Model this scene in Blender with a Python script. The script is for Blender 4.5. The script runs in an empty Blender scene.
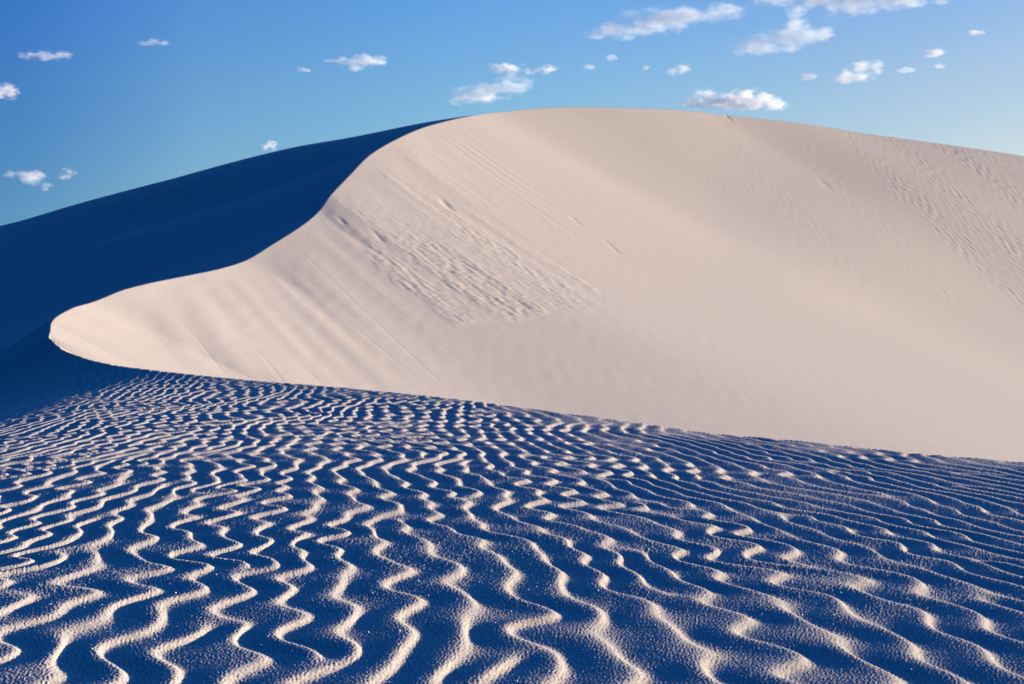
import bpy, math, random
import numpy as np
from mathutils import Vector, Matrix

# ------------------------------------------------------------------ camera, sky, sun, exposure
C = bpy.context.scene
R = math.radians
SUN_ELEV, SUN_AZ = 8.0, 8.0            # degrees; azimuth counted from +X (right) towards +Y (away)
SUN_STRENGTH, SKY_STRENGTH = 5.0, 0.15

SKY_X = [(-.88, (.005, .06, .12)), (-.62, (.02, .16, .29)), (-.43, (.18, .33, .55)), (-.29, (.50, .58, .63)), (0, (.80, .86, .80)), (.43, (1.05, .68, .55))]
SKY_Z = [(.0, (1.15, .95, .77)), (.14, (1.12, .98, .80)), (.24, (1.0, 1.02, .98)), (.33, (.80, 1.0, 1.2)), (.42, (.25, 1.12, 1.75)), (.65, (.02, 1.7, 3.2))]
SKY_Y = [(-.5, (.005, .09, .14)), (.1, (.12, .48, .84)), (.6, (1, 1, 1))]

cam_d = bpy.data.cameras.new('camera')
cam_d.sensor_width = 36.0
cam_d.lens = 34.98
cam_d.dof.use_dof = True
cam_d.dof.focus_distance = 3.2
cam_d.dof.aperture_fstop = 9.0
cam_d.clip_start, cam_d.clip_end = 0.05, 60000.0
cam = bpy.data.objects.new('camera', cam_d)
C.collection.objects.link(cam)
cam.location = (0, 0, 0.6)
cam.rotation_euler = (R(90), 0, 0)
C.camera = cam

world = bpy.data.worlds.new('World')
C.world = world
world.use_nodes = True
wt = world.node_tree
for n in list(wt.nodes):
    wt.nodes.remove(n)
sky = wt.nodes.new('ShaderNodeTexSky')
sky.sky_type = 'NISHITA'
sky.sun_disc = False
sky.sun_elevation = R(SUN_ELEV)
sky.sun_rotation = R(90.0 - SUN_AZ)
sky.altitude = 1200.0
sky.air_density = 1.0
sky.dust_density = 1.0
sky.ozone_density = 3.0
hsv = wt.nodes.new('ShaderNodeHueSaturation')
hsv.inputs['Saturation'].default_value = 1.0
bg = wt.nodes.new('ShaderNodeBackground')
bg.inputs['Strength'].default_value = SKY_STRENGTH
out = wt.nodes.new('ShaderNodeOutputWorld')
wt.links.new(sky.outputs[0], hsv.inputs['Color'])
# the air is clearer and deeper blue away from the sun and overhead, milkier towards the sun
tc = wt.nodes.new('ShaderNodeTexCoord')
sep = wt.nodes.new('ShaderNodeSeparateXYZ')
wt.links.new(tc.outputs['Generated'], sep.inputs[0])


def sky_tint(axis, lo, hi, stops):
    mr = wt.nodes.new('ShaderNodeMapRange')
    mr.inputs['From Min'].default_value, mr.inputs['From Max'].default_value = lo, hi
    wt.links.new(sep.outputs[axis], mr.inputs['Value'])
    rp = wt.nodes.new('ShaderNodeValToRGB')
    rp.color_ramp.interpolation = 'LINEAR' if axis == 'Z' else 'B_SPLINE'
    while len(rp.color_ramp.elements) < len(stops):
        rp.color_ramp.elements.new(.5)
    for e, (v, c) in zip(rp.color_ramp.elements, stops):
        e.position = (v - lo) / (hi - lo)
        e.color = (*c, 1)
    wt.links.new(mr.outputs[0], rp.inputs[0])
    return rp


def mul(a, b):
    mx = wt.nodes.new('ShaderNodeMix')
    mx.data_type, mx.blend_type = 'RGBA', 'MULTIPLY'
    mx.inputs[0].default_value = 1.0
    wt.links.new(a, mx.inputs[6])
    wt.links.new(b, mx.inputs[7])
    return mx.outputs[2]


tint_x = sky_tint('X', -.9, .6, SKY_X)
tint_z = sky_tint('Z', 0, 1, SKY_Z)
tint_y = sky_tint('Y', -.8, .8, SKY_Y)
wt.links.new(mul(mul(mul(hsv.outputs[0], tint_x.outputs[0]), tint_z.outputs[0]), tint_y.outputs[0]), bg.inputs['Color'])
wt.links.new(bg.outputs[0], out.inputs['Surface'])

sun_d = bpy.data.lights.new('sun', 'SUN')
sun_d.energy = SUN_STRENGTH
sun_d.angle = R(0.5)
sun_d.color = (1.0, 0.885, 0.67)
sun = bpy.data.objects.new('sun', sun_d)
C.collection.objects.link(sun)
sdir = Vector((math.cos(R(SUN_ELEV)) * math.cos(R(SUN_AZ)), math.cos(R(SUN_ELEV)) * math.sin(R(SUN_AZ)), math.sin(R(SUN_ELEV))))
sun.rotation_euler = sdir.to_track_quat('Z', 'Y').to_euler()
sun.location = (60, 10, 60)

C.view_settings.view_transform = 'Standard'
C.view_settings.look = 'None'
C.view_settings.exposure = 1.38
C.view_settings.gamma = 1.0
C.view_settings.use_curve_mapping = False
C.cycles.volume_bounces = 10
C.cycles.max_bounces = 12
C.cycles.diffuse_bounces = 0

rng = np.random.default_rng(11)
EYE = 0.6                                # eye height; heights below are relative to the eye until the end
F = 995.0


def P(px, row, d):
    """a surveyed point: bearing and elevation as read off the photograph, at depth d metres"""
    return ((px - 512.0) / F * d, d, -(row - 342.0) / F * d)


# ------------------------------------------------------------------ helpers
def tag(o, label=None, cat=None, group=None, kind=None):
    for k, v in (('label', label), ('category', cat), ('group', group), ('kind', kind)):
        if v:
            o[k] = v
    return o


def smoothstep(a, b, x):
    t = np.clip((x - a) / (b - a), 0, 1)
    return t * t * (3 - 2 * t)


class Tile:
    """periodic grid sampled with cubic (Catmull-Rom) interpolation"""

    def __init__(self, arr, dx, x0=0.0, y0=0.0):
        self.a, self.dx, self.x0, self.y0 = arr.astype(np.float32), dx, x0, y0

    def __call__(self, x, y):
        n, m = self.a.shape
        u = (x - self.x0) / self.dx
        v = (y - self.y0) / self.dx
        iu = np.floor(u).astype(np.int32)
        iv = np.floor(v).astype(np.int32)
        fu = (u - iu).astype(np.float32)
        fv = (v - iv).astype(np.float32)

        def w(t):
            return (-.5 * t + t * t - .5 * t ** 3, 1 - 2.5 * t * t + 1.5 * t ** 3, .5 * t + 2 * t * t - 1.5 * t ** 3, -.5 * t * t + .5 * t ** 3)
        wu, wv = w(fu), w(fv)
        r = np.zeros(x.shape, np.float32)
        for j in range(4):
            jj = np.mod(iv + (j - 1), n)
            row = np.zeros(x.shape, np.float32)
            for i in range(4):
                row += wu[i] * self.a[jj, np.mod(iu + (i - 1), m)]
            r += wv[j] * row
        return r


def spectral(n, m, dx, fn, seed):
    """gaussian noise with spectral amplitude fn(kx, ky) in cycles per metre, unit variance"""
    g = np.random.default_rng(seed).standard_normal((n, m))
    ky = np.fft.fftfreq(n, dx)[:, None]
    kx = np.fft.fftfreq(m, dx)[None, :]
    a = np.real(np.fft.ifft2(np.fft.fft2(g) * fn(kx, ky)))
    a -= a.mean()
    return a / a.std()


def tps_fit(pts):
    p = np.array(pts, float)
    xy, z = p[:, :2], p[:, 2]
    d = np.hypot(xy[:, None, 0] - xy[None, :, 0], xy[:, None, 1] - xy[None, :, 1])
    K = np.where(d > 0, d * d * np.log(np.maximum(d, 1e-9)), 0)
    n = len(p)
    A = np.zeros((n + 3, n + 3))
    A[:n, :n] = K + np.eye(n) * 1e-3
    A[:n, n] = 1
    A[:n, n + 1:] = xy
    A[n, :n] = 1
    A[n + 1:, :n] = xy.T
    sol = np.linalg.solve(A, np.concatenate([z, np.zeros(3)]))
    return xy, sol


def tps_eval(fit, x, y):
    xy, s = fit
    n = len(xy)
    r = (s[n] + s[n + 1] * x + s[n + 2] * y)
    for i in range(n):
        d2 = (x - xy[i, 0]) ** 2 + (y - xy[i, 1]) ** 2
        r += s[i] * 0.5 * d2 * np.log(np.maximum(d2, 1e-12))
    return r


def catmull(pts, step):
    p = np.array(pts, float)
    p = np.vstack([2 * p[0] - p[1], p, 2 * p[-1] - p[-2]])
    res = []
    for i in range(1, len(p) - 2):
        k = max(2, int(np.linalg.norm(p[i + 1, :2] - p[i, :2]) / step))
        t = np.linspace(0, 1, k, endpoint=False)[:, None]
        # centripetal-ish: plain Catmull-Rom with tension
        a, b, c, d = p[i - 1], p[i], p[i + 1], p[i + 2]
        m1, m2 = (c - a) * .5, (d - b) * .5
        L = np.linalg.norm(c - b)
        m1 = m1 / max(np.linalg.norm(m1), 1e-9) * min(np.linalg.norm(m1), L)
        m2 = m2 / max(np.linalg.norm(m2), 1e-9) * min(np.linalg.norm(m2), L)
        res.append((2 * t ** 3 - 3 * t ** 2 + 1) * b + (t ** 3 - 2 * t ** 2 + t) * m1 + (-2 * t ** 3 + 3 * t ** 2) * c + (t ** 3 - t ** 2) * m2)
    res.append(p[-2][None])
    return np.vstack(res)


# ------------------------------------------------------------------ the shape of the dune
near_arm = [(34, -16, -6.0), (22, -11, -3.2), (12, -5, -1.5), (7.5, -0.5, -.85), (4.9, 3.3, -0.76),
            P(1024, 462, 5.6), P(912, 453, 6.0), P(812, 442, 6.45), P(712, 433, 6.95), P(612, 419, 7.5), P(512, 406, 8.2),
            P(450, 398, 8.8), P(350, 388, 10.0), P(250, 380, 11.3), P(200, 375, 12.0), P(164, 371, 12.5), P(131, 367, 12.9), P(93, 360, 13.5), P(63, 349, 14.0), P(50, 338, 14.5)]
far_arm = [P(50, 332, 14.9), P(53, 320, 15.6), P(75, 307, 16.8), P(120, 291, 18.8), P(165, 280, 20.8), P(215, 270, 23.2), P(247, 260, 25.4), P(270, 246, 27.4),
           P(300, 227, 30.5), P(320, 210, 33.5), P(330, 196, 35.5), P(350, 175, 40), P(370, 155, 45), P(395, 140, 50.5), P(425, 127, 58), P(465, 117, 67), P(500, 112, 75), P(560, 107, 84),
           P(620, 107.5, 91), P(680, 110, 99), P(725, 115, 105), P(800, 123, 113), P(870, 134, 121), P(950, 145, 130), P(1024, 156, 138), P(1100, 170, 142), P(1200, 195, 142), (115, 128, 11), (124, 105, 3), (130, 75, -3), (132, 40, -6.0)]
crest_n = catmull(near_arm, 0.16)
crest_f = catmull(far_arm, 0.16)
crest = np.vstack([crest_n, crest_f])

wpts = list(near_arm[0:]) + list(far_arm[:-1])
wpts += [tuple(c) for c in crest_n[20::14]] + [tuple(c) for c in crest_f[5:-30:18]]
wpts += [  # the windward sand the photographer stands on
    (0, 1.7, -.60), (-1.3, 1.7, -.635), (1.4, 1.7, -.635), (0, 3.2, -.595), (-1.7, 3.2, -.64), (1.5, 3.2, -.64), (-2.6, 5, -.655), (0, 5.2, -.585), (-1.6, 7.5, -.575),
    (-3.3, 7, -.67), (0, -1, -.60), (3.5, .5, -.72), (-3, 0, -.76), (0, -5, -.7), (-4.6, 9, -.72), (-4.9, 11, -.61), (-5.6, 11.5, -.70), (-6.6, 9, -1.12), (-6.9, 12.0, -.92), (-6.7, 13.0, -.60), (-7.5, 13.0, -.84), (-8.3, 14.0, -.84), (-5.5, 4, -1.05),
    (-9, 8, -1.7), (-14, 5, -3.0), (-8, -3, -1.8), (-20, -8, -5), (8, -14, -3), (-8, -20, -4), (-30, -20, -6), (30, -35, -6.5), (0, -45, -6.5),
    # the shaded left flank, rising to the far ridge
    P(0, 372, 17.0), P(0, 340, 24), P(-60, 352, 30), P(0, 290, 44), P(-100, 330, 45), P(50, 262, 46), P(100, 243, 46), P(200, 217, 50), P(300, 183, 56), P(370, 150, 62),
    P(0, 227, 84), P(50, 212, 83), P(100, 198, 82), P(150, 185, 81), P(200, 171, 80), P(250, 158, 79), P(300, 146, 78), P(350, 137.5, 77.5), P(425, 122.5, 77.5), P(480, 114.5, 77.5),
    P(0, 242, 68), P(100, 210, 67), P(200, 181, 66), P(0, 232, 92), P(100, 203, 90), P(200, 176, 88), P(-100, 262, 90), P(-250, 300, 88), (-95, 80, -1), (-110, 40, -5), (-60, 20, -5), (-40, 5, -5.5), (-30, 30, -1.5),
    # the broad back behind the skyline
    (-48, 104, 6.5), (-22, 106, 12.5), (0, 112, 19), (22, 132, 25), (50, 160, 24), (75, 172, 19), (-60, 135, 2), (-20, 140, 11), (20, 178, 17), (60, 205, 12), (0, 190, 4), (-70, 180, -4), (110, 180, 5), (130, 150, 0), (140, 90, -5), (0, 230, -5), (120, 225, -5)]
uniq = []
for p in wpts:
    if all((p[0] - q[0]) ** 2 + (p[1] - q[1]) ** 2 > 0.09 for q in uniq):
        uniq.append(p)
W_FIT = tps_fit(uniq)
crest_z = tps_eval(W_FIT, crest[:, 0].copy(), crest[:, 1].copy())
NN = len(crest_n)
poly = np.vstack([crest[:, :2], [[180, 40], [180, -60], [40, -60]]])


def inside_crest(x, y):
    """even-odd rule, strided over a coarser crest line then refined"""
    r = np.zeros(x.shape, bool)
    X1, Y1 = poly[:, 0], poly[:, 1]
    X2, Y2 = np.roll(X1, -1), np.roll(Y1, -1)
    order = np.argsort(y, kind='stable')
    ys = y[order]
    xs = x[order]
    rr = np.zeros(len(x), bool)
    for a, b, c, d in zip(X1, Y1, X2, Y2):
        if b == d:
            continue
        lo, hi = (b, d) if b < d else (d, b)
        i0, i1 = np.searchsorted(ys, lo, 'left'), np.searchsorted(ys, hi, 'left')
        if i1 > i0:
            xx = a + (ys[i0:i1] - b) * (c - a) / (d - b)
            rr[i0:i1] ^= xs[i0:i1] < xx
    r[order] = rr
    return r


def blur(a, sig):
    ky = np.fft.fftfreq(a.shape[0])[:, None]
    kx = np.fft.rfftfreq(a.shape[1])[None, :]
    return np.fft.irfft2(np.fft.rfft2(a) * np.exp(-2 * (np.pi * sig) ** 2 * (kx ** 2 + ky ** 2)), a.shape)


S_LEN = np.concatenate([[0], np.cumsum(np.hypot(np.diff(crest[NN:, 0]), np.diff(crest[NN:, 1])))])
REPOSE, LEN = 0.60, 230.0
M_C = (.36 + .14 * smoothstep(10, 38, S_LEN) + .18 * smoothstep(28, 100, S_LEN)).astype(np.float32)
M_ALL = np.concatenate([np.full(NN, .3), M_C])


def slip(x, y):
    """angle-of-repose surface below the crest; returns height, run-out distance, crest index"""
    n = len(x)
    best = np.full(n, -1e9, np.float32)
    arg = np.zeros(n, np.int32)
    cx, cy, cz = (v.astype(np.float32) for v in (crest[NN:, 0], crest[NN:, 1], crest_z[NN:]))
    xx, yy = x.astype(np.float32), y.astype(np.float32)
    step = 40000
    for s in range(0, n, step):
        a, b = xx[s:s + step, None], yy[s:s + step, None]
        # coarse search over every 8th crest point, then a refinement around the winner
        r = np.sqrt((a - cx[None, ::8]) ** 2 + (b - cy[None, ::8]) ** 2)
        h = cz[None, ::8] - M_C[None, ::8] * LEN * (1 - np.exp(-r / LEN))
        k = np.argmax(h, axis=1) * 8
        kk = np.clip(k[:, None] + np.arange(-8, 9)[None, :], 0, len(cx) - 1)
        r = np.sqrt((a - cx[kk]) ** 2 + (b - cy[kk]) ** 2)
        h = cz[kk] - M_C[kk] * LEN * (1 - np.exp(-r / LEN))
        j = np.argmax(h, axis=1)
        best[s:s + step] = np.take_along_axis(h, j[:, None], 1)[:, 0]
        arg[s:s + step] = np.take_along_axis(kk, j[:, None], 1)[:, 0]
    i0, i1 = np.clip(arg - 1, 0, len(cx) - 1), np.clip(arg + 1, 0, len(cx) - 1)
    tx, ty = cx[i1] - cx[i0], cy[i1] - cy[i0]
    tl = np.maximum(np.hypot(tx, ty), 1e-6)
    off = ((xx - cx[arg]) * tx + (yy - cy[arg]) * ty) / tl
    run = np.hypot(xx - cx[arg], yy - cy[arg])
    zl = (cz[i1] - cz[i0]) / tl           # where along the crest the fall line really starts
    q = np.clip(zl / M_C[arg], -.95, .95)
    perp = np.sqrt(np.maximum(run ** 2 - off ** 2, 0))
    s0 = off + perp * q / np.sqrt(1 - q * q)
    st = np.clip(s0, -.16, .16)
    rr = np.sqrt(perp ** 2 + (st - off) ** 2)
    ref = cz[arg] + zl * st - M_C[arg] * LEN * (1 - np.exp(-rr / LEN))
    best = np.where(np.abs(off) < .4, np.maximum(best, ref), best)
    arg = S_LEN[arg] + st
    # the near arm falls away from us on its far side
    bn = np.full(n, -1e9, np.float32)
    nx, ny, nz = (v.astype(np.float32) for v in (crest[:NN:4, 0], crest[:NN:4, 1], crest_z[:NN:4]))
    for s in range(0, n, step):
        h = nz[None] - REPOSE * np.sqrt((xx[s:s + step, None] - nx[None]) ** 2 + (yy[s:s + step, None] - ny[None]) ** 2)
        bn[s:s + step] = h.max(1)
    return best, bn, run, arg


# ------------------------------------------------------------------ wind ripples: an anisotropic Swift-Hohenberg field
LAM = 0.125
ANISO = 0.9
DXR = 0.0175
NR = 910
RX0, RY0 = -9.0, 0.0


def grow_ripples():
    yy, xx = np.mgrid[0:NR, 0:NR] * DXR
    xx = xx + RX0
    yy = yy + RY0
    ang = R(8) + R(13) * smoothstep(-.6, 3.4, xx - 0.05 * yy)
    ca, sa = np.cos(ang), np.sin(ang)
    k0 = 2 * np.pi / LAM
    kx = 2 * np.pi * np.fft.fftfreq(NR, DXR)[None, :]
    ky = 2 * np.pi * np.fft.fftfreq(NR, DXR)[:, None]
    k2 = (kx ** 2 + ky ** 2) / k0 ** 2
    L = 0.55 - (1 - k2) ** 2
    dt = 0.35
    u = spectral(NR, NR, DXR, lambda a, b: np.exp(-((np.hypot(a, b) - 1 / LAM) / 2.2) ** 2 - (np.arctan2(b, a + 1e-9) % np.pi > 1.2) * 0.4), 5) * .3
    h = DXR * k0
    for it in range(90):
        # diffusion along the crest direction t = (-sa, ca)
        ux = (np.roll(u, -1, 1) - np.roll(u, 1, 1)) / (2 * h)
        uy = (np.roll(u, -1, 0) - np.roll(u, 1, 0)) / (2 * h)
        ut = -sa * ux + ca * uy
        utx = (np.roll(ut, -1, 1) - np.roll(ut, 1, 1)) / (2 * h)
        uty = (np.roll(ut, -1, 0) - np.roll(ut, 1, 0)) / (2 * h)
        utt = -sa * utx + ca * uty
        nl = -u ** 3 + ANISO * utt
        u = np.real(np.fft.ifft2((np.fft.fft2(u) + dt * np.fft.fft2(nl)) / (1 - dt * L)))
    u /= u.std() * 1.4
    return Tile(u, DXR, RX0, RY0), Tile(ang, DXR, RX0, RY0)


RIP, ANG = grow_ripples()
ND = 512
# serpentine wander of the crests: correlated across a few neighbours, short along the crest
WOB = Tile(spectral(ND, ND, .04, lambda a, b: np.exp(-((np.abs(b) - 3.3) / 1.2) ** 2) * np.exp(-(a / 3.0) ** 2), 21), .04)
WOB2 = Tile(spectral(ND, ND, .04, lambda a, b: np.exp(-(np.hypot(a, b) / .9) ** 2), 22), .04)
LOW = Tile(spectral(ND, ND, .1, lambda a, b: np.exp(-(np.hypot(a, b) / .25) ** 2), 23), .1)
GRN = Tile(spectral(1024, 1024, .0024, lambda a, b: np.exp(-((np.hypot(a, b) - 125) / 55) ** 2), 24), .0024)


def ripple(x, y):
    x = x.astype(np.float64)
    wx = x + 0.022 * (1 - .55 * smoothstep(.0, 1.6, x + .1 * y - .3)) * WOB(x, y) * (1 + .25 * WOB2(y, x)) + 0.045 * WOB2(x, y)
    wy = y + 0.05 * WOB2(y + 3.3, x)
    inb = (x > RX0 + .3) & (x < RX0 + NR * DXR - .3) & (y > RY0) & (y < RY0 + NR * DXR - .3)
    a = np.where(inb, ANG(np.clip(x, RX0 + .3, 6.6), np.clip(y, .1, 15.6)), R(10))
    ca, sa = np.cos(a), np.sin(a)
    h = RIP(wx, wy)
    for _ in range(4):                    # lean the crests over to the lee (right) side
        s = 0.0155 * h
        h = 0.5 * h + 0.5 * RIP(wx - ca * s, wy - sa * s)
    return h


def along_noise(tile, s, r):
    return tile(s, r)


STREAK = Tile(spectral(ND, ND, .1, lambda a, b: np.exp(-((np.abs(a) - 1.0) / .8) ** 2) * np.exp(-(b / .09) ** 2), 31), .1)
CHUTE = Tile(spectral(ND, ND, .1, lambda a, b: np.exp(-(a / .5) ** 2) * np.exp(-(b / .05) ** 2), 32), .1)
LUMP = Tile(spectral(ND, ND, .06, lambda a, b: np.exp(-((np.hypot(a, b * 1.8) - 1.6) / 1.2) ** 2), 33), .06)
FINE = Tile(spectral(ND, ND, .04, lambda a, b: np.exp(-((np.hypot(a * 1.0, b * 1.6) - 2.0) / 1.0) ** 2), 34), .04)


def in_poly(px, py, pts):
    r = np.zeros(px.shape, bool)
    for (a, b), (c, d) in zip(pts, pts[1:] + pts[:1]):
        if b == d:
            continue
        cond = ((py < b) != (py < d)) & (px < a + (py - b) * (c - a) / (d - b))
        r ^= cond
    return r


def seg_dist(px, py, pts):
    best = np.full(px.shape, 1e9)
    for (a, b), (c, d) in zip(pts[:-1], pts[1:]):
        t = np.clip(((px - a) * (c - a) + (py - b) * (d - b)) / ((c - a) ** 2 + (d - b) ** 2), 0, 1)
        best = np.minimum(best, np.hypot(px - a - t * (c - a), py - b - t * (d - b)))
    return best




def face_height(sf, sn):
    floor = -18.0
    zz = np.where(sf > floor + 8, sf, np.log(np.exp((np.minimum(sf, 12) - floor) / 1.5) + 1) * 1.5 + floor).astype(np.float64)
    return np.maximum(zz, sn)


def soft_grid():
    gx = np.arange(-40, 190, .5)
    gy = np.arange(-60, 200, .5)
    X_, Y_ = np.meshgrid(gx, gy)
    x, y = X_.ravel(), Y_.ravel()
    ins = inside_crest(x, y)
    sf, sn, run, _ = slip(x, y)
    zz = face_height(sf, sn)
    # outside the crest the surface is continued upwards so that the blur keeps its slope there
    cx, cy = crest[::6, 0].astype(np.float32), crest[::6, 1].astype(np.float32)
    o = np.where(~ins)[0]
    for s in range(0, len(o), 40000):
        i = o[s:s + 40000]
        r = np.hypot(x[i, None].astype(np.float32) - cx[None], y[i, None].astype(np.float32) - cy[None])
        k = r.argmin(1)
        rr = r[np.arange(len(i)), k]
        zz[i] = crest_z[::6][k] + M_ALL[::6][k] * np.minimum(rr, 14)
    zz = zz.reshape(X_.shape)
    ds = np.full(len(x), 1e9, np.float32)
    for k in range(NN, len(crest), 3):
        ds = np.minimum(ds, (x - crest[k, 0]) ** 2 + (y - crest[k, 1]) ** 2)
    ds = np.sqrt(ds).reshape(X_.shape)
    return Tile(blur(zz, 3.0), .5, -40, -60), Tile(blur(zz, 11.0), .5, -40, -60), Tile(ds, .5, -40, -60)


SOFT1, SOFT2, DIST = soft_grid()


def terrain(x, y, detail=True):
    """height relative to the eye at plan points, and whether the point lies below the crest"""
    ins = inside_crest(x, y)
    z = tps_eval(W_FIT, x.copy(), y.copy())
    if ins.any():
        sf, sn, run, arg = slip(x[ins], y[ins])
        xi, yi = x[ins], y[ins]
        zz = face_height(sf, sn)
        dist_n = np.full(len(xi), 99.0)
        rf = np.minimum(DIST(xi, yi), run)
        w1 = smoothstep(.3, 4.0, rf) * smoothstep(.3, 2.5, zz - sn)
        w2 = smoothstep(6.0, 22.0, rf) * smoothstep(2, 6.0, zz - sn)
        free = smoothstep(.2, 1.5, zz - sn)
        sb = SOFT1(xi, yi)
        zz = zz + w1 * (sb - zz)
        zz = zz + w2 * (SOFT2(xi, yi) - zz)
        if detail:
            s, fl = .87 * xi + .5 * yi, .87 * yi - .5 * xi      # across and along the fall line
            fade = smoothstep(0.1, 2.0, rf) * free
            px = 512 + xi / np.maximum(yi, .5) * F
            row = 342 - zz / np.maximum(yi, .5) * F
            d = (.003 + .004 * smoothstep(250, 380, px)) * STREAK(s, fl) * smoothstep(430, 250, px) * fade
            d += 0.010 * CHUTE(s, fl) * smoothstep(560, 380, px) * fade
            ch = STREAK(s * .7 + 3, fl * .6 + 5)
            d -= 0.004 * np.exp(-(ch / .16) ** 2) * smoothstep(-.4, .8, CHUTE(s * .5 + 9, fl * 2)) * smoothstep(520, 400, px) * fade
            # fresh avalanche apron below the steep part of the ridge
            ap = [(330, 205), (372, 158), (430, 166), (500, 205), (560, 255), (601, 303), (565, 318), (520, 324), (480, 331), (448, 331), (400, 293), (352, 243)]
            px0, row0 = px, row
            wn = LUMP(s * .22 + 4, fl * .16)
            px, row = px + 7 * wn, row + 5 * LUMP(fl * .2, s * .2 + 9)
            m = in_poly(px, row, ap)
            dist = seg_dist(px, row, ap + ap[:1]) + 5 * LUMP(s * .5, fl * .4) * smoothstep(330, 250, row)
            m = np.where(m, smoothstep(0, 8 + 40 * smoothstep(-60, -190, row - 1.0 * (px - 330) - 190) * smoothstep(310, 230, row), dist), 0) * free * smoothstep(165, 275, row + .25 * (px - 400))
            m = m * (.35 + .65 * smoothstep(-1.1, .5, CHUTE(s * 1.6 + 4, fl * 1.3)))
            px, row = px0, row0
            d += .52 * m * (0.022 * smoothstep(130, 0, px - 330 - (row - 205)) * smoothstep(200, 285, row) + .018 + 0.010 * LUMP(s * 1.7, fl * .9) + 0.006 * LUMP(fl * 2.5, s * 3) + 0.008 * STREAK(s * .8 + 7, fl * .7))
            for qx, qy, ql, qw, qa in ((446, 204, 8, 2.0, .05), (342, 221, 6, 1.8, .02), (824, 187, 8, 1.8, .05), (727, 116.5, 5, 1.2, .10), (378, 236, 8, 2, .03), (612, 247, 11, 1.3, .025), (575, 220, 9, 1.2, .02)):
                e1, e2 = (px - qx) * .75 + (row - qy) * .66, (row - qy) * .75 - (px - qx) * .66
                d -= qa * np.exp(-(e1 / ql) ** 2 - (e2 / qw) ** 2)
            # thin sand flows below the ridge
            d += 0.0045 * smoothstep(-.8, 1.0, CHUTE(s * .7, fl * 1.5)) * STREAK(s * .9 + 2, fl * .5 + 3) * smoothstep(340, 250, row - .25 * (px - 400)) * smoothstep(620, 470, px) * smoothstep(250, 330, px) * fade
            # wind-worn upper right
            m2 = smoothstep(640, 960, px - (row - 200) * .4) * smoothstep(330, 170, row - (px - 800) * .25)
            mr_ = smoothstep(700, 1000, px)
            d += .9 * mr_ * smoothstep(330, 190, row) * (rf / 14) * np.exp(1 - rf / 14)
            d += m2 * (.7 + .8 * smoothstep(820, 1000, px)) * (0.006 + .004 * CHUTE(xi * .3, yi * .03)) * FINE(xi * .85, yi * .35) + 0.0008 * FINE(xi, yi * .5)
            zz = zz + d * free
        z[ins] = zz
    out_ = ~ins
    if detail and out_.any():
        xo, yo = x[out_], y[out_]
        rn = np.full(len(xo), 9.0)
        nb = np.where((yo < 19) & (yo > .5) & (np.abs(xo) < 10))[0]
        ex, ey = crest[::5, 0].astype(np.float32), crest[::5, 1].astype(np.float32)
        ex, ey = ex[(ey < 20) & (ey > -2)], ey[(ey < 20) & (ey > -2)]
        for s in range(0, len(nb), 60000):
            i = nb[s:s + 60000]
            rn[i] = np.sqrt(((xo[i, None].astype(np.float32) - ex) ** 2 + (yo[i, None].astype(np.float32) - ey) ** 2).min(1))
        amp = (.25 + .75 * smoothstep(0.02, .8, rn)) * smoothstep(18.5, 14.5, yo) * smoothstep(8.5, 6.5, np.abs(xo + 1.5)) * smoothstep(.1, .6, yo)
        w = amp > 0
        add = np.zeros(len(xo))
        add[w] = amp[w] * (.25 + .75 * smoothstep(-6.6, -4.6, xo[w])) * 0.0049 * (1 + .62 * smoothstep(-1.0, 1.6, xo[w] + .12 * yo[w] - .3)) * (1 + .12 * LOW(xo[w], yo[w])) * ripple(xo[w], yo[w])
        z[out_] = z[out_] + add
    return z, ins


# ------------------------------------------------------------------ materials
def sand_material(name, col, grain_scale, grain_dist, bump2, pepper=.06):
    m = bpy.data.materials.new(name)
    m.use_nodes = True
    t = m.node_tree
    b = t.nodes['Principled BSDF']
    b.inputs['Roughness'].default_value = 0.95
    b.inputs['Diffuse Roughness'].default_value = 0.4
    b.inputs['Specular IOR Level'].default_value = 0.15
    geo = t.nodes.new('ShaderNodeNewGeometry')
    n1 = t.nodes.new('ShaderNodeTexNoise')
    n1.inputs['Scale'].default_value = grain_scale
    n1.inputs['Detail'].default_value = 2
    t.links.new(geo.outputs['Position'], n1.inputs['Vector'])
    ramp = t.nodes.new('ShaderNodeValToRGB')
    ramp.color_ramp.elements[0].position = .3
    ramp.color_ramp.elements[1].position = .7
    ramp.color_ramp.elements[0].color = (*[c * (1 - pepper) for c in col], 1)
    ramp.color_ramp.elements[1].color = (*[min(1, c * (1 + .6 * pepper)) for c in col], 1)
    t.links.new(n1.outputs[0], ramp.inputs[0])
    t.links.new(ramp.outputs[0], b.inputs['Base Color'])
    bump = t.nodes.new('ShaderNodeBump')
    bump.inputs['Strength'].default_value = bump2
    bump.inputs['Distance'].default_value = grain_dist
    t.links.new(n1.outputs[0], bump.inputs['Height'])
    t.links.new(bump.outputs[0], b.inputs['Normal'])
    return m


SAND = (0.48, 0.407, 0.36)
M_RIP = sand_material('rippled_white_sand', SAND, 210, 0.003, 0.3, .38)
M_DUNE = sand_material('loose_white_sand', SAND, 25, 0.01, 0.25)


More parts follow.
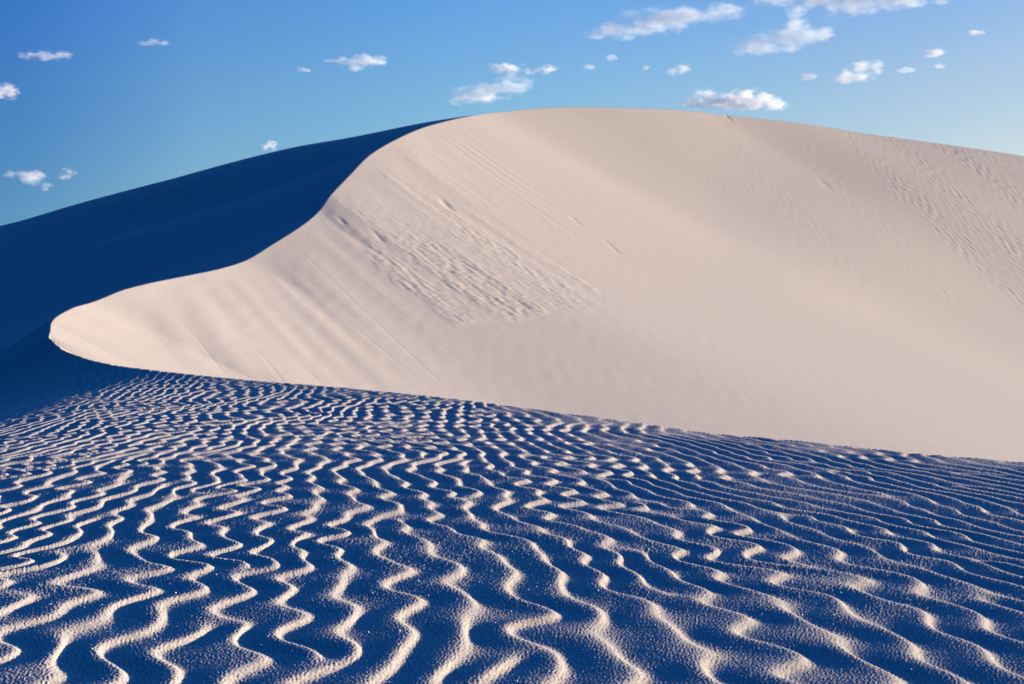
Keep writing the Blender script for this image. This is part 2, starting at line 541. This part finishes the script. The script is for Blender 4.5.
# ------------------------------------------------------------------ the ground
u_in = np.linspace(-.56, .56, 1440)
u_o = .56 + np.cumsum(np.linspace(.0012, .022, 110))
U = np.concatenate([-u_o[::-1], u_in, u_o])
d = [0.9]
while d[-1] < 205:
    c = d[-1]
    if c < 4.8:
        st = c * c / 900
    elif c < 17:
        st = .026
    else:
        st = .026 + (c - 17) * .0024
        if c > 145:
            st = 1.2
    d.append(c + st)
D = np.array(d)
uu, dd = np.meshgrid(U, D)
X = (uu * dd).ravel()
Y = dd.ravel()
Z, INS = terrain(X, Y)
# grain: every vertex jittered by a fraction of the local spacing
near = Y < 19
g = rng.standard_normal(len(X))
ampg = np.where(INS, 0.0, np.minimum(0.00005 * Y + .00003, .0004)) * near
Z = Z + ampg * g + np.where(near & ~INS & (Y < 7), .00055 * smoothstep(7, 4, Y) * GRN(X, Y), 0) + EYE
nr, nc = uu.shape


def grid_mesh(name, mask_cell, mat):
    idx = np.arange(nr * nc).reshape(nr, nc)
    q = np.stack([idx[:-1, :-1], idx[:-1, 1:], idx[1:, 1:], idx[1:, :-1]], -1).reshape(-1, 4)[mask_cell.ravel()]
    used = np.zeros(nr * nc, bool)
    used[q.ravel()] = True
    remap = np.cumsum(used) - 1
    q = remap[q]
    co = np.stack([X[used], Y[used], Z[used]], 1).astype(np.float32)
    return mesh_object(name, co, q, mat)


def mesh_object(name, co, q, mat):
    me = bpy.data.meshes.new(name)
    k = q.shape[1]
    me.vertices.add(len(co))
    me.vertices.foreach_set('co', np.asarray(co, np.float32).ravel())
    me.loops.add(q.size)
    me.loops.foreach_set('vertex_index', q.astype(np.int32).ravel())
    me.polygons.add(len(q))
    me.polygons.foreach_set('loop_start', np.arange(0, q.size, k, dtype=np.int32))
    me.polygons.foreach_set('use_smooth', np.ones(len(q), bool))
    me.update(calc_edges=True)
    me.materials.append(mat)
    o = bpy.data.objects.new(name, me)
    C.collection.objects.link(o)
    return o


I2 = INS.reshape(nr, nc)
cell_in = (I2[:-1, :-1].astype(int) + I2[1:, :-1] + I2[:-1, 1:] + I2[1:, 1:]) >= 2
Yc = dd[:-1, :-1]
Xc = (uu * dd)[:-1, :-1]
fore = ~cell_in & (Yc < 14.6 + (np.minimum(Xc, -6.7) + 6.7) * 1.0 * -1 * -1.6) & (Xc < 30)
o = grid_mesh('rippled_sand', fore, M_RIP)
tag(o, kind='structure', label='pale rippled sand in blue shade in the foreground')
o = grid_mesh('dune', ~fore, M_DUNE)
tag(o, kind='structure', label='tall white sand dune with a sunlit slip face and a shaded flank')

# the same sand carried on behind and beside the viewer, and out to the horizon
gx = np.linspace(-110, 180, 291)
gy = np.linspace(-60, 260, 321)
GX, GY = np.meshgrid(gx, gy)
gz, _ = terrain(GX.ravel(), GY.ravel(), False)
gz = np.maximum(gz, -19.0)
rim = np.minimum(np.minimum(GX.ravel() + 110, 180 - GX.ravel()), np.minimum(GY.ravel() + 60, 260 - GY.ravel()))
tt = smoothstep(0, 25, rim)
gz = gz * tt + (-19.0) * (1 - tt) + EYE - 0.06
idx = np.arange(GX.size).reshape(GX.shape)
q = np.stack([idx[:-1, :-1], idx[:-1, 1:], idx[1:, 1:], idx[1:, :-1]], -1).reshape(-1, 4)
# leave out what the fine sheets already cover
ux = GX / np.maximum(GY, .01)
cov = (GY > 1.5) & (GY < 202) & (np.abs(ux) < U[-1] - .02 - 1.5 / np.maximum(GY, .5))
cq = cov[:-1, :-1] & cov[1:, :-1] & cov[:-1, 1:] & cov[1:, 1:]
o = mesh_object('sand_ground', np.stack([GX.ravel(), GY.ravel(), gz], 1), q[~cq.ravel()], M_DUNE)
tag(o, kind='structure')
rad = np.array([60, 120, 300, 800, 2500, 8000, 25000, 50000.])
th = np.linspace(0, 2 * np.pi, 97)[:-1]
co = np.array([(r * math.cos(a) + 10, r * math.sin(a) + 60, EYE - 19.3) for r in rad for a in th])
qq = [(i * 96 + j, i * 96 + (j + 1) % 96, (i + 1) * 96 + (j + 1) % 96, (i + 1) * 96 + j) for i in range(len(rad) - 1) for j in range(96)]
o = mesh_object('desert_floor', co, np.array(qq), M_DUNE)
tag(o, kind='structure')
print('verts', len(X))


# a few coarse bright crystals lying among the grains
cr_rng = np.random.default_rng(3)
cn = 260
cy_ = 1.55 / (1 - cr_rng.uniform(0, .62, cn))
cx_ = cr_rng.uniform(-.56, .56, cn) * cy_
cz_, ci = terrain(cx_, cy_)
ok = ~ci
cx_, cy_, cz_ = cx_[ok], cy_[ok], cz_[ok] + EYE
cv, cf = [], []
for i, (x_, y_, z_) in enumerate(zip(cx_, cy_, cz_)):
    r_ = cr_rng.uniform(.0008, .0022)
    rot = Matrix.Rotation(cr_rng.uniform(0, 6.28), 3, 'Z') @ Matrix.Rotation(cr_rng.uniform(0, 3), 3, 'X')
    for p_ in ((1, 0, 0), (-1, 0, 0), (0, .8, 0), (0, -.8, 0), (0, 0, 1.3), (0, 0, -1.3)):
        w_ = rot @ (Vector(p_) * r_)
        cv.append((x_ + w_.x, y_ + w_.y, z_ + w_.z + r_ * .6))
    for f_ in ((0, 2, 4), (2, 1, 4), (1, 3, 4), (3, 0, 4), (2, 0, 5), (1, 2, 5), (3, 1, 5), (0, 3, 5)):
        cf.append([6 * i + k_ for k_ in f_])
M_CR = bpy.data.materials.new('pale_crystal')
M_CR.use_nodes = True
M_CR.node_tree.nodes['Principled BSDF'].inputs['Base Color'].default_value = (.85, .84, .82, 1)
M_CR.node_tree.nodes['Principled BSDF'].inputs['Roughness'].default_value = .25
o = mesh_object('sand_crystals', np.array(cv), np.array(cf), M_CR)
o.data.polygons.foreach_set('use_smooth', np.zeros(len(cf), bool))
tag(o, 'tiny bright crystals glinting among the grains of the rippled sand', kind='stuff')


# ------------------------------------------------------------------ clouds, each a small body of lit vapour
def cloud_material(name, density, lobes, zb, zh, grain):
    """vapour that thins towards the lobes' edges and is torn by turbulence"""
    m = bpy.data.materials.new(name)
    m.use_nodes = True
    t = m.node_tree
    for n in list(t.nodes):
        t.nodes.remove(n)
    L = t.links.new
    pos = t.nodes.new('ShaderNodeTexCoord').outputs['Object']

    def math_(op, a, b=None, c=None):
        n = t.nodes.new('ShaderNodeMath')
        n.operation = op
        for i, v in enumerate((a, b, c)):
            if v is None:
                continue
            if isinstance(v, (int, float)):
                n.inputs[i].default_value = v
            else:
                L(v, n.inputs[i])
        return n.outputs[0]
    near_ = None
    for (cx, cy, cz), (rx, ry, rz) in lobes:
        mp = t.nodes.new('ShaderNodeMapping')
        mp.inputs['Scale'].default_value = (1 / rx, 1 / ry, 1 / rz)
        mp.inputs['Location'].default_value = (-cx / rx, -cy / ry, -cz / rz)
        L(pos, mp.inputs['Vector'])
        ln = t.nodes.new('ShaderNodeVectorMath')
        ln.operation = 'LENGTH'
        L(mp.outputs[0], ln.inputs[0])
        near_ = ln.outputs['Value'] if near_ is None else math_('SMOOTH_MIN', near_, ln.outputs['Value'], .25)
    d_ = math_('SUBTRACT', 1.0, near_)
    if zh:
        sp = t.nodes.new('ShaderNodeSeparateXYZ')
        L(pos, sp.inputs[0])
        d_ = math_('MINIMUM', d_, math_('MULTIPLY', math_('SUBTRACT', sp.outputs[2], zb), 1.0 / zh))
    ns = t.nodes.new('ShaderNodeTexNoise')
    ns.inputs['Scale'].default_value = 1.0 / grain
    ns.inputs['Detail'].default_value = 6
    ns.inputs['Roughness'].default_value = .62
    geo = t.nodes.new('ShaderNodeNewGeometry')
    sq = t.nodes.new('ShaderNodeMapping')
    sq.inputs['Scale'].default_value = (.75, 1, 1.5)
    L(geo.outputs['Position'], sq.inputs['Vector'])
    L(sq.outputs[0], ns.inputs['Vector'])
    d_ = math_('ADD', d_, math_('MULTIPLY', math_('SUBTRACT', ns.outputs[0], .575), 3.0))
    mr = t.nodes.new('ShaderNodeMapRange')
    mr.interpolation_type = 'SMOOTHSTEP'
    mr.inputs['From Min'].default_value, mr.inputs['From Max'].default_value = .02, .8
    mr.inputs['To Min'].default_value, mr.inputs['To Max'].default_value = 0, density
    L(d_, mr.inputs['Value'])
    v = t.nodes.new('ShaderNodeVolumePrincipled')
    v.inputs['Color'].default_value = (.99, .99, .99, 1)
    v.inputs['Anisotropy'].default_value = 0.05
    L(mr.outputs[0], v.inputs['Density'])
    o_ = t.nodes.new('ShaderNodeOutputMaterial')
    L(v.outputs[0], o_.inputs['Volume'])
    m.cycles.volume_step_rate = .35
    return m


def ico(sub):
    p = (1 + 5 ** .5) / 2
    v = [(-1, p, 0), (1, p, 0), (-1, -p, 0), (1, -p, 0), (0, -1, p), (0, 1, p), (0, -1, -p), (0, 1, -p), (p, 0, -1), (p, 0, 1), (-p, 0, -1), (-p, 0, 1)]
    f = [(0, 11, 5), (0, 5, 1), (0, 1, 7), (0, 7, 10), (0, 10, 11), (1, 5, 9), (5, 11, 4), (11, 10, 2), (10, 7, 6), (7, 1, 8), (3, 9, 4), (3, 4, 2), (3, 2, 6), (3, 6, 8), (3, 8, 9), (4, 9, 5), (2, 4, 11), (6, 2, 10), (8, 6, 7), (9, 8, 1)]
    v = [np.array(a, float) / np.linalg.norm(a) for a in v]
    for _ in range(sub):
        mid, nf = {}, []
        def m(a, b):
            k = (min(a, b), max(a, b))
            if k not in mid:
                c = v[a] + v[b]
                v.append(c / np.linalg.norm(c))
                mid[k] = len(v) - 1
            return mid[k]
        for a, b, c in f:
            x, y, z = m(a, b), m(b, c), m(c, a)
            nf += [(a, x, z), (b, y, x), (c, z, y), (x, y, z)]
        f = nf
    return np.array(v), np.array(f)


ICO_V, ICO_F = ico(2)
BASE_ALT = 900.0
cl_rng = np.random.default_rng(77)


def cloud(label, box, puffs, tau, flat=0.0, rough=1.0, n_fill=0):
    """box = (left, top, right, bottom) on the sky; puffs = lobes in box fractions (x, y, rx, ry)"""
    l, t_, r_, b_ = box
    cxp, cyp = (l + r_) / 2, (t_ + b_) / 2
    dist = BASE_ALT / ((342 - b_) / F)
    k = dist / F                                   # metres per pixel there
    wid, hei = (r_ - l) * k, (b_ - t_) * k
    cen = np.array([(cxp - 512) * k, dist, -(cyp - 342) * k + EYE])
    vs, fs, n = [], [], 0
    lobes = []
    pf = list(puffs)
    for _ in range(n_fill):
        a, b, c, e = puffs[cl_rng.integers(len(puffs))]
        th_ = cl_rng.uniform(0, 2 * np.pi)
        pf.append((a + c * .8 * math.cos(th_), b + e * .8 * math.sin(th_), c * cl_rng.uniform(.3, .55), e * cl_rng.uniform(.35, .6)))
    zb = -.5 * hei
    for a, b, c, e in pf:
        rx, rz = c * wid * 1.55, e * hei * 1.4
        ry = max(rz, min(rx, 2.5 * rz)) * cl_rng.uniform(.7, 1.0)
        cc = np.array([(a - .5) * wid, cl_rng.uniform(-.3, .3) * ry, (.5 - b) * hei])
        lobes.append((cc, (rx, ry, rz)))
        v = ICO_V * np.array([rx, ry, rz]) + cc
        if flat:
            v[:, 2] = np.where(v[:, 2] < zb, zb + (v[:, 2] - zb) * .1, v[:, 2])
        vs.append(v)
        fs.append(ICO_F + n)
        n += len(v)
    mat = cloud_material('cloud_vapour', 1.05 * tau / max(hei, wid * .18), lobes, zb, hei * .22 if flat else 0, hei * .34 * rough + 10)
    o = mesh_object('cloud', np.vstack(vs), np.vstack(fs), mat)
    o.location = cen
    rm = o.modifiers.new('union', 'REMESH')
    rm.mode = 'VOXEL'
    rm.voxel_size = max(wid / 110, hei / 40)
    tag(o, label, 'cloud', 'clouds scattered over the blue sky')
    return o


wisp = [(.2, .6, .22, .3), (.5, .5, .28, .36), (.8, .42, .2, .3)]
cloud('long flat based white cloud sitting just above the top of the dune', (680, 90, 788, 110), [(.1, .68, .10, .30), (.25, .5, .13, .42), (.42, .62, .16, .36), (.6, .48, .13, .44), (.75, .62, .14, .34), (.9, .78, .1, .2), (.5, .8, .45, .2)], 3.0, 1.0, .8, 8)
cloud('long ragged slanting cloud at the top right of the centre of the sky', (590, 3, 750, 38), [(.08, .84, .12, .15), (.22, .70, .18, .22), (.42, .56, .2, .28), (.6, .42, .18, .24), (.8, .26, .17, .2), (.93, .2, .07, .12)], 1.6, 0, 1.1, 10)
cloud('heaped cloud with a narrow peak reaching up towards the top edge of the sky', (722, 8, 835, 58), [(.62, .16, .08, .13), (.66, .34, .1, .16), (.75, .52, .17, .2), (.88, .56, .1, .18), (.5, .58, .2, .17), (.3, .7, .2, .15), (.12, .85, .1, .1), (.4, .82, .2, .1)], 1.9, 0, .9, 10)
cloud('broad streak of cloud cut by the top edge of the picture', (755, -14, 960, 14), [(.1, .35, .1, .3), (.3, .55, .16, .3), (.5, .6, .18, .3), (.7, .45, .18, .3), (.9, .3, .1, .22)], 1.8, 0, 1.0, 8)
cloud('puffy leaning cloud standing clear at the right of the sky', (826, 57, 882, 85), [(.2, .8, .18, .17), (.4, .62, .2, .26), (.62, .42, .2, .32), (.82, .42, .15, .24), (.66, .7, .22, .18)], 2.2, 0, .9, 8)
cloud('tiny round cloud left of the leaning puffy cloud', (800, 71, 818, 81), [(.4, .5, .35, .38), (.7, .6, .25, .28)], 1.4)
cloud('tiny oval cloud close on the right of the leaning puffy cloud', (897, 65, 916, 74), [(.4, .55, .35, .35), (.7, .5, .25, .3)], 1.1)
cloud('small bright tuft of cloud over the right end of the dune', (922, 48, 945, 58), [(.3, .6, .28, .34), (.65, .45, .3, .4)], 1.7)
cloud('faint speck of cloud under the small bright tuft', (933, 62, 947, 70), [(.4, .5, .38, .38), (.7, .6, .25, .25)], .8)
cloud('faint speck of cloud farthest to the right', (968, 30, 984, 37), [(.4, .5, .38, .38), (.7, .5, .25, .25)], .9)
cloud('small hazy cloud below the long slanting cloud', (664, 64, 692, 77), [(.3, .6, .3, .3), (.65, .4, .28, .36)], 1.0)
cloud('faint dab of cloud left of the hazy cloud below the slanting streak', (640, 65, 651, 73), [(.4, .5, .38, .38), (.6, .5, .3, .3)], .8)
cloud('small pale dab of cloud under the left tip of the slanting streak', (606, 53, 618, 62), [(.4, .5, .38, .38), (.65, .5, .28, .3)], 1.0)
cloud('dim dab of cloud just right of the double streaked cloud', (582, 64, 596, 72), [(.4, .5, .38, .38), (.65, .5, .28, .3)], .7)
cloud('narrow upper streak of the two streaks left of the dune top', (488, 64, 556, 75), [(.14, .5, .14, .36), (.3, .4, .2, .4), (.62, .6, .14, .26), (.86, .45, .13, .34)], 1.5, 0, 1.0, 5)
cloud('slanting lower streak of the two streaks left of the dune top', (453, 76, 530, 105), [(.16, .68, .2, .26), (.38, .74, .26, .24), (.58, .5, .24, .26), (.82, .3, .22, .22), (.32, .5, .16, .2)], 1.6, 0, 1.1, 6)
cloud('thin spindle cloud with a bright right end above the shaded crest', (318, 55, 383, 72), [(.2, .32, .2, .12), (.5, .45, .22, .26), (.8, .38, .2, .34), (.6, .75, .12, .2)], 1.4, 0, .8, 4)
cloud('faint dab of cloud below the left tip of the spindle cloud', (298, 66, 312, 73), [(.4, .5, .38, .38), (.65, .5, .28, .3)], .8)
cloud('thin level wisp of cloud high at the left of the sky', (18, 50, 72, 61), wisp, .9, 0, 1.0, 3)
cloud('bright puff of cloud cut by the left edge of the picture', (-22, 83, 21, 101), [(.3, .5, .28, .4), (.62, .5, .25, .38), (.84, .5, .15, .3)], 1.8, 0, .9, 5)
cloud('faint small wisp of cloud high between the level wisp and the spindle cloud', (138, 39, 170, 47), wisp, .5)
cloud('ragged little cloud low at the left above the shaded flank', (4, 168, 51, 191), [(.12, .25, .13, .2), (.5, .3, .2, .26), (.68, .5, .2, .28), (.85, .75, .13, .2)], 1.3, 0, 1.1, 6)
cloud('small round puff right of the ragged cloud low at the left', (57, 167, 76, 181), [(.4, .6, .35, .32), (.68, .4, .28, .34)], 1.1, 0, 1.0, 2)
cloud('tiny flat based puff resting just over the shaded ridge', (260, 140, 278, 151), [(.35, .6, .3, .34), (.6, .5, .3, .42)], 1.5, .8, .8, 2)
